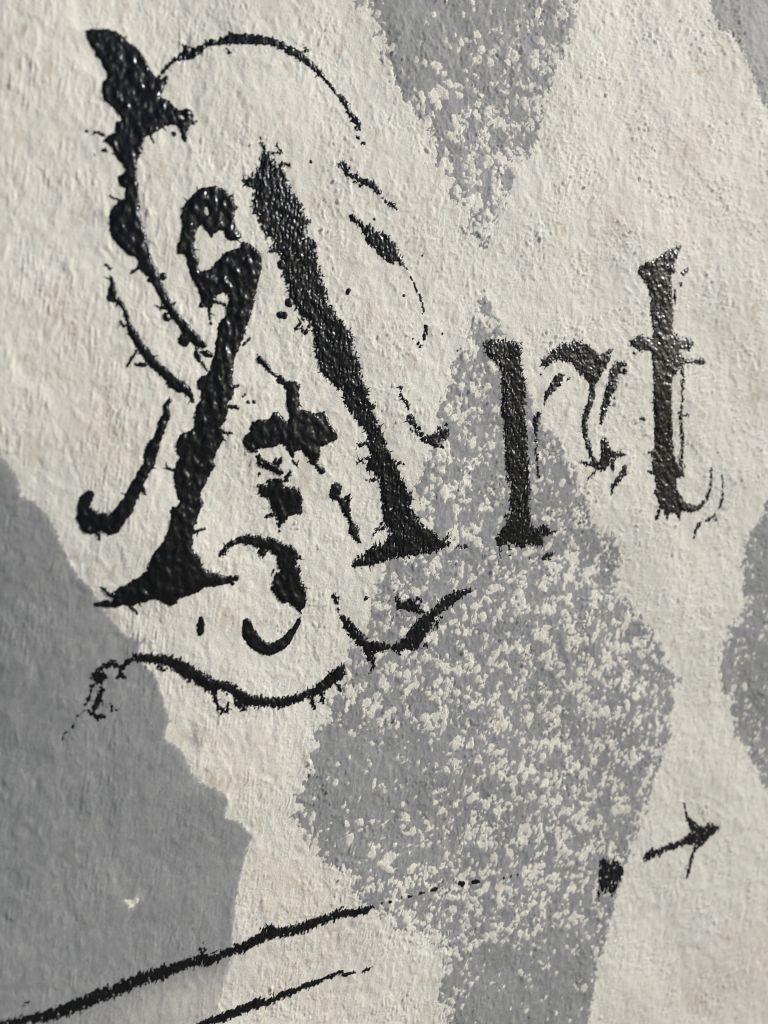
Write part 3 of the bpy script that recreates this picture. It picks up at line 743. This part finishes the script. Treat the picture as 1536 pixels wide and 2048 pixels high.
ink_part('small_hook', A, [R15([(505,165,15),(522,195,11)]), R15([(520,230,10),(513,255,12),(540,295,13),(565,330,19),(592,395,11)]), R15([(610,475,28),(640,530,24),(670,570,14)]), R15([(580,500,12),(600,540,12),(640,560,8)]), R15([(690,590,10),(720,610,8)]), R15([(620,610,9),(665,640,12),(700,640,20),(740,670,22),(760,710,38),(820,720,46),(870,700,50),(930,670,62),(980,640,40),(985,580,26)]), R15([(870,770,28),(930,775,24),(955,795,10)]), R15([(890,620,12),(910,590,12)]), R15([(1000,560,12),(985,545,8)])], rag=.9, spike=.45, dry=.13, thick=.45, hairs=16, seed=16)
ink_part('cup_flourish', A, [
    R7([(620,860,13),(635,900,9)]), R7([(645,945,8)]), R7([(660,985,13),(690,1025,24),(730,1075,30),(770,1120,30),(810,1160,26),(850,1160,28),(900,1160,24),(950,1165,9),(990,1165,28),(1040,1140,34),(1080,1120,56),(1110,1070,52),(1150,1020,46),(1200,970,28),(1240,930,32),(1290,890,35),(1340,860,29),(1390,840,20),(1430,830,8)]),
    R7([(815,1170,22),(827,1245,10)]), R7([(848,1190,12),(843,1260,8),(833,1325,3)]), R7([(990,1175,14),(1005,1212,7)]), R7([(985,880,14),(1000,925,20),(1060,910,32),(1090,930,28),(1130,960,14)]), R7([(1080,900,14),(1110,875,12),(1130,885,6)]), R7([(1150,1150,14)]), R7([(1250,990,9),(1215,1040,10),(1195,1065,5)]), R7([(803,865,7),(803,880,7)])],
    rag=1.1, spike=.7, dry=.07, thick=.7, hairs=34, seed=17)
ink_part('wave_flourish', A, [
    R4([(550,845,14),(600,830,28),(650,830,34),(700,835,32),(760,845,36),(820,850,40),(880,870,44),(940,910,50),(1000,950,50),(1060,980,46),(1120,1010,52),(1170,1040,50),(1230,1040,36),(1290,1050,36),(1350,1085,30),(1400,1120,38),(1400,1155,48),(1450,1160,30),(1510,1170,24),(1560,1180,22)]),
    R4([(1175,1080,18),(1210,1190,14),(1245,1245,12)]), R4([(1290,1175,9),(1290,1215,12),(1265,1245,10)]), R4([(1410,1220,20)]), R4([(770,890,14),(790,925,8)]),
    R7([(50,1450,28),(100,1475,28),(170,1480,24),(240,1490,19),(290,1490,30),(350,1480,25),(410,1465,25),(460,1440,19),(510,1420,25),(560,1385,32),(610,1345,34),(650,1300,24),(665,1275,8)]), R7([(60,1490,34)]), R7([(480,1470,10),(500,1520,7)]), R7([(540,1445,13),(555,1490,7)]), R7([(640,1390,10),(655,1422,6)]), R7([(650,1330,28)])],
    rag=1.0, spike=.6, thick=.85, hairs=44, seed=18)
ink_part('faded_tail', A, [R4([(290,1290,23.4),(330,1282,20.8)]), R4([(195,1235,7.8),(230,1250,18.2),(290,1290,20.8)]), R4([(205,1200,9.1),(235,1120,9.1),(245,1050,11.7)]), R4([(270,1220,23.4),(300,1150,26),(320,1080,23.4)]), R4([(270,990,26),(310,1000,41.6),(290,960,39),(340,980,31.2)]), R4([(300,930,18.2),(370,890,28.6),(400,870,26),(450,900,18.2)]), R4([(430,990,10.4),(470,970,26),(510,985,7.8)]), R4([(460,930,15.6),(510,875,20.8),(550,840,18.2)]), R4([(395,1190,7.8),(400,1240,10.4)]), R4([(430,1235,11.7)]), R20([(355,1405,9)]), R20([(372,1370,2),(405,1325,2)]), R20([(318,1435,1.8),(305,1470,1.8)])], rag=.8, spike=.6, dry=0, thick=.4, hairs=14, seed=19)
for i, sh in enumerate([R5([(390,1105,27),(390,1125,24)]), R5([(452,1400,29),(458,1410,25)]), R5([(390,1495,26),(420,1498,26)]), R14([(520,865,14),(530,845,14)]), R14([(955,885,10)]), R14([(1095,578,7)]),
                        R14([(1245,1180,7)]), R14([(1360,1312,8)]), R5([(622,322,12)]), R6([(112,725,10)]), R6([(98,742,8)]), R6([(140,785,13)]), R6([(182,785,14)]), R6([(225,1335,12)]), R5([(1105,765,8)]),
                        R1([(575+20,1075,0.1)]) ]):
    if sh[0][2] > .5: ink_part('speck', A, [sh], rag=.22, spike=0, thick=.7, seed=30 + i)
ink_part('speck', A, [R7([(5,775,11),(40,755,15)])], rag=.6, spike=.2, thick=.6, seed=51)

# ---- r
r_ = thing('painted_letter', 'black lower-case r between the capital A and the t', 'letter', 1040, 1100, WORD)
ink_part('stem', r_, [R8([(165,130),(180,105),(215,98),(260,105),(310,110),(355,110),(370,140),(360,180),(365,230),(370,270),(385,320),(390,390),(385,450),(395,520),(400,590),(400,660),(405,740),(405,820),(410,870),(405,920),(410,980),(420,1050),(450,1060),(480,1040),(510,1070),(545,1080),(510,1100),(480,1110),(480,1160),(440,1155),(400,1150),(370,1170),(330,1150),(300,1140),(270,1160),(240,1150),(230,1120),(260,1080),(290,1020),(310,990),(300,930),(310,880),(295,800),(285,720),(290,650),(280,590),(280,520),(265,460),(270,390),(265,320),(265,270),(245,230),(200,195),(175,170)]),
    R8([(255,1150,5),(262,1212,3)]), R8([(305,1150,5),(310,1205,3)]), R8([(280,1005,6),(295,995,8)])], rag=1.15, spike=.6, dry=.09, thick=.6, hairs=50, seed=60)
ink_part('arm', r_, [R8([(465,235),(470,205),(500,180),(530,150),(570,125),(620,115),(640,95),(670,115),(710,130),(740,160),(775,175),(800,160),(820,190),(810,220),(790,250),(770,280),(755,320),(740,360),(720,330),(700,310),(680,290),(650,260),(630,225),(590,215),(550,205),(520,215),(495,240)]),
    R8([(730,340,20),(725,390,16),(710,440,16),(690,490,18),(685,520,12),(685,560,16),(690,600,12),(705,640,16),(712,690,7),(745,740,19)]),
    R8([(745,745,20),(780,740,28),(795,690,32),(785,630,22)]), R8([(800,690,22),(850,690,14),(885,690,7)]), R8([(665,730,6),(710,738,10),(745,740,14)]), R8([(820,720,14),(828,765,6)]), R8([(700,810,3),(745,765,6)])], rag=1.0, spike=.5, dry=.05, thick=.5, hairs=26, seed=61)
ink_part('second_line', r_, [R8([(885,230,12),(850,235,18),(835,280,26),(830,330,26),(805,380,22),(795,430,19),(775,490,15),(768,525,8)]), R8([(890,265,14),(860,255,14)]), R8([(810,170,12),(832,150,7)])], rag=1.1, spike=.5, dry=.06, thick=.5, hairs=14, seed=62)
ink_part('lower_line', r_, [R8([(890,745,8),(885,780,16),(850,820,13),(828,850,8),(825,882,4)])], rag=1.1, spike=.5, dry=.1, thick=.45, hairs=6, seed=65)
ink_part('speck', r_, [R8([(840,400,6)])], rag=.4, spike=0, thick=.4, seed=66)
ink_part('inner_line', r_, [R8([(570,285,13),(550,310,24),(520,350,19),(495,380,10),(483,430,5)]), R8([(460,475,9),(440,510,16),(440,560,12),(440,615,8)]), R8([(440,635,7),(443,690,7),(445,750,7),(450,800,10)]), R8([(605,297,9)]), R8([(465,275,5)])], rag=.7, spike=.35, dry=.04, thick=.45, hairs=6, seed=63)
ink_part('drip', r_, [R8([(475,1220,9),(505,1205,15),(530,1193,9)]), R8([(510,1215,6),(515,1228,4)]), R8([(408,1215,5)])], rag=.8, spike=.4, thick=.4, seed=64)

# ---- t
t_ = thing('painted_letter', 'glossy black lower-case t with a cross stroke, right end of the word', 'letter', 1340, 1060, WORD)
ink_part('stem', t_, [R9([(395,310),(410,280),(445,250),(490,240),(530,215),(560,185),(610,165),(650,155),(640,190),(620,230),(600,260),(620,300),(590,330),(600,400),(605,480),(612,570),(605,640),(620,700),(640,760),(660,790),(655,850),(640,870),(610,900),(590,960),(590,1040),(595,1120),(600,1200),(605,1280),(610,1350),(620,1400),(640,1440),(670,1470),(670,1500),(630,1510),(625,1560),(650,1620),(690,1670),(740,1690),(700,1710),(650,1700),(640,1750),(610,1710),(580,1720),(565,1760),(545,1700),(520,1680),(510,1620),(490,1600),(510,1570),(500,1500),(490,1450),(485,1390),(465,1360),(500,1340),(500,1240),(495,1150),(490,1060),(490,960),(485,860),(480,770),(485,700),(495,660),(485,600),(475,530),(475,460),(460,390),(430,350)]),
    R9([(507,1745,8),(525,1690,9)]), R9([(465,1470,6),(495,1480,12)])], rag=.9, spike=.4, dry=.03, thick=.6, hairs=22, seed=70)
ink_part('cross_stroke', t_, [R9([(500,690),(440,690),(420,665),(400,680),(360,710),(370,740),(410,760),(440,765),(500,775)]), R9([(600,700),(620,660),(640,690),(680,690),(715,700),(725,730),(700,770),(670,755),(600,780)]), R9([(660,830,10),(720,830,10),(775,830,15)]), R9([(385,780,9)])], rag=1.0, spike=.5, dry=.05, thick=.6, hairs=10, seed=71)
ink_part('side_line', t_, [R9([(650,850,12),(655,930,12),(650,1000,10),(655,1060,8),(645,1130,12),(650,1200,10),(660,1280,10),(660,1340,12),(650,1410,16),(660,1450,16)]), R9([(690,1140,8),(660,1145,6)])], rag=1.1, spike=.5, dry=.12, thick=.35, hairs=12, seed=72)
for i, sh in enumerate(([(690,290,8),(660,320,12)], [(650,380,12)], [(620,420,10),(620,480,9)])):
    ink_part('speck', t_, [R9(sh)], rag=.7, spike=.2, thick=.4, seed=75 + i)
ink_part('hook', t_, [R9([(690,1680,22),(740,1688,13),(770,1660,11),(800,1620,11),(815,1570,7),(820,1500,8),(825,1440,4)]), R9([(880,1500,6),(885,1580,6),(885,1630,9),(870,1680,8)]), R9([(845,1725,8),(850,1755,7)]), R9([(835,1735,5),(800,1755,11)]), R9([(755,1775,12),(735,1810,9),(725,1860,6)])], rag=.8, spike=.35, dry=.08, thick=.35, hairs=6, seed=73)
ink_part('speck', t_, [R9([(415,1160,5),(435,1168,9)])], rag=.6, spike=.2, thick=.4, seed=74)

# ---- marks below
st1 = thing('paint_streak', 'long thick black streak slanting up from the bottom left corner, ending in dots', 'streak', 30, 2048)
ink_part('brush_line', st1, [R11([(-60,1500,29.9),(60,1455,29.9),(160,1425,27.6),(260,1400,32.2),(350,1370,39.1),(430,1345,43.7),(510,1310,46),(590,1270,43.7),(670,1250,37.9),(740,1220,40.2),(800,1190,39.1),(870,1165,40.2),(940,1150,40.2),(1010,1125,37.9),(1070,1095,35.6),(1140,1075,31),(1200,1055,34.5),(1250,1070,25.3),(1300,1040,20.7),(1350,1015,26.4),(1400,990,23),(1470,960,28.7),(1530,935,24.1)]),
    R12([(60,545,18.4),(110,530,16.1),(160,510,23),(200,490,19.5),(250,455,25.3),(300,440,25.3),(360,435,20.7),(420,425,23),(480,400,23),(540,380,17.2),(590,360,17.2),(640,350,19.5),(700,345,14.9),(750,330,14.9),(775,320,6.9)]),
    R12([(245,430,6),(290,410,10),(310,430,8)]), R11([(1190,1030,6),(1188,990,4)]), R11([(1208,1040,9),(1208,960,3)]), R11([(1265,1040,6),(1270,1010,4)]), R11([(150,1330,8)]), R12([(600,350,5),(635,318,4)])],
    rag=1.15, spike=.85, dry=.05, thick=.7, hairs=70, seed=80)
for i, sh in enumerate([[(820,300,4),(826,296,3)], [(862,293,7)], [(920,275,5)], [(955,273,7),(966,270,6)], [(1008,259,8),(1018,256,8)], [(1030,255,5)], [(1070,245,9),(1090,240,9)], [(1205,212,9),(1220,212,9),(1213,224,5)], [(1262,205,9),(1275,202,11),(1290,199,7)], [(1405,178,7)], [(1440,170,6)], [(1470,163,5)]]):
    ink_part('dot', st1, [R12(sh)], rag=.3, spike=.05, thick=.45, seed=90 + i)
st2 = thing('paint_streak', 'short thin black streak at the bottom edge, under the long streak', 'streak', 440, 2048)
ink_part('brush_line', st2, [R12([(-60,900,20),(0,870,18),(60,850,20),(120,830,22),(180,805,24),(230,785,26),(265,785,12),(290,780,10),(340,750,16),(385,735,15),(430,720,12),(465,700,14),(520,690,11),(540,675,6)]), R12([(555,668,7),(600,652,9),(632,638,8)]), R12([(645,650,8),(690,638,6)]), R12([(738,630,5),(772,614,3)]), R12([(300,755,6),(298,745,4)])], rag=.9, spike=.5, thick=.6, hairs=22, seed=81)
ar = thing('painted_arrow', 'small black arrow-like mark with three arms, on cream at lower right', 'arrow mark', 1360, 1750)
ink_part('head', ar, [R10([(965,140),(985,150),(990,205),(1020,240),(1065,280),(1095,290),(1110,255),(1150,262),(1190,298),(1150,325),(1120,355),(1085,395),(1055,425),(1030,400),(1005,390),(985,370),(990,350),(1010,330),(1005,290),(985,250),(975,200)]), R10([(1040,400,20),(1020,460,13),(1000,520,12),(985,590,9),(975,610,5)]), R10([(972,545,6)])], rag=1.0, spike=.7, dry=.13, thick=.5, hairs=16, seed=82)
ink_part('tail', ar, [R10([(1010,360,34),(960,385,20),(910,410,19),(860,425,17),(810,450,20),(750,480,26),(735,490,22),(770,450,18)]), R10([(880,400,10)]), R10([(815,480,10)])], rag=1.0, spike=.6, dry=.13, thick=.5, hairs=12, seed=83)
bl = thing('paint_blot', 'small squarish black blot left of the arrow mark, on the grey edge', 'blot', 1215, 1795)
ink_part('blot', bl, [R10([(445,520),(480,490),(510,520),(530,530),(560,515),(590,550),(600,580),(585,640),(560,680),(540,720),(520,750),(505,715),(480,720),(450,730),(435,770),(425,720),(445,690),(440,640),(440,580)])], rag=.9, spike=.6, dry=.14, thick=.5, hairs=12, seed=84)
tot = sum(len(o.data.loops) - 2 * len(o.data.polygons) for o in bpy.data.objects if o.type == 'MESH')
print('triangles', tot, 'wall grid', UU.shape, 'depths', depth_at(0, 1900), depth_at(860, 900), depth_at(1536, 100))
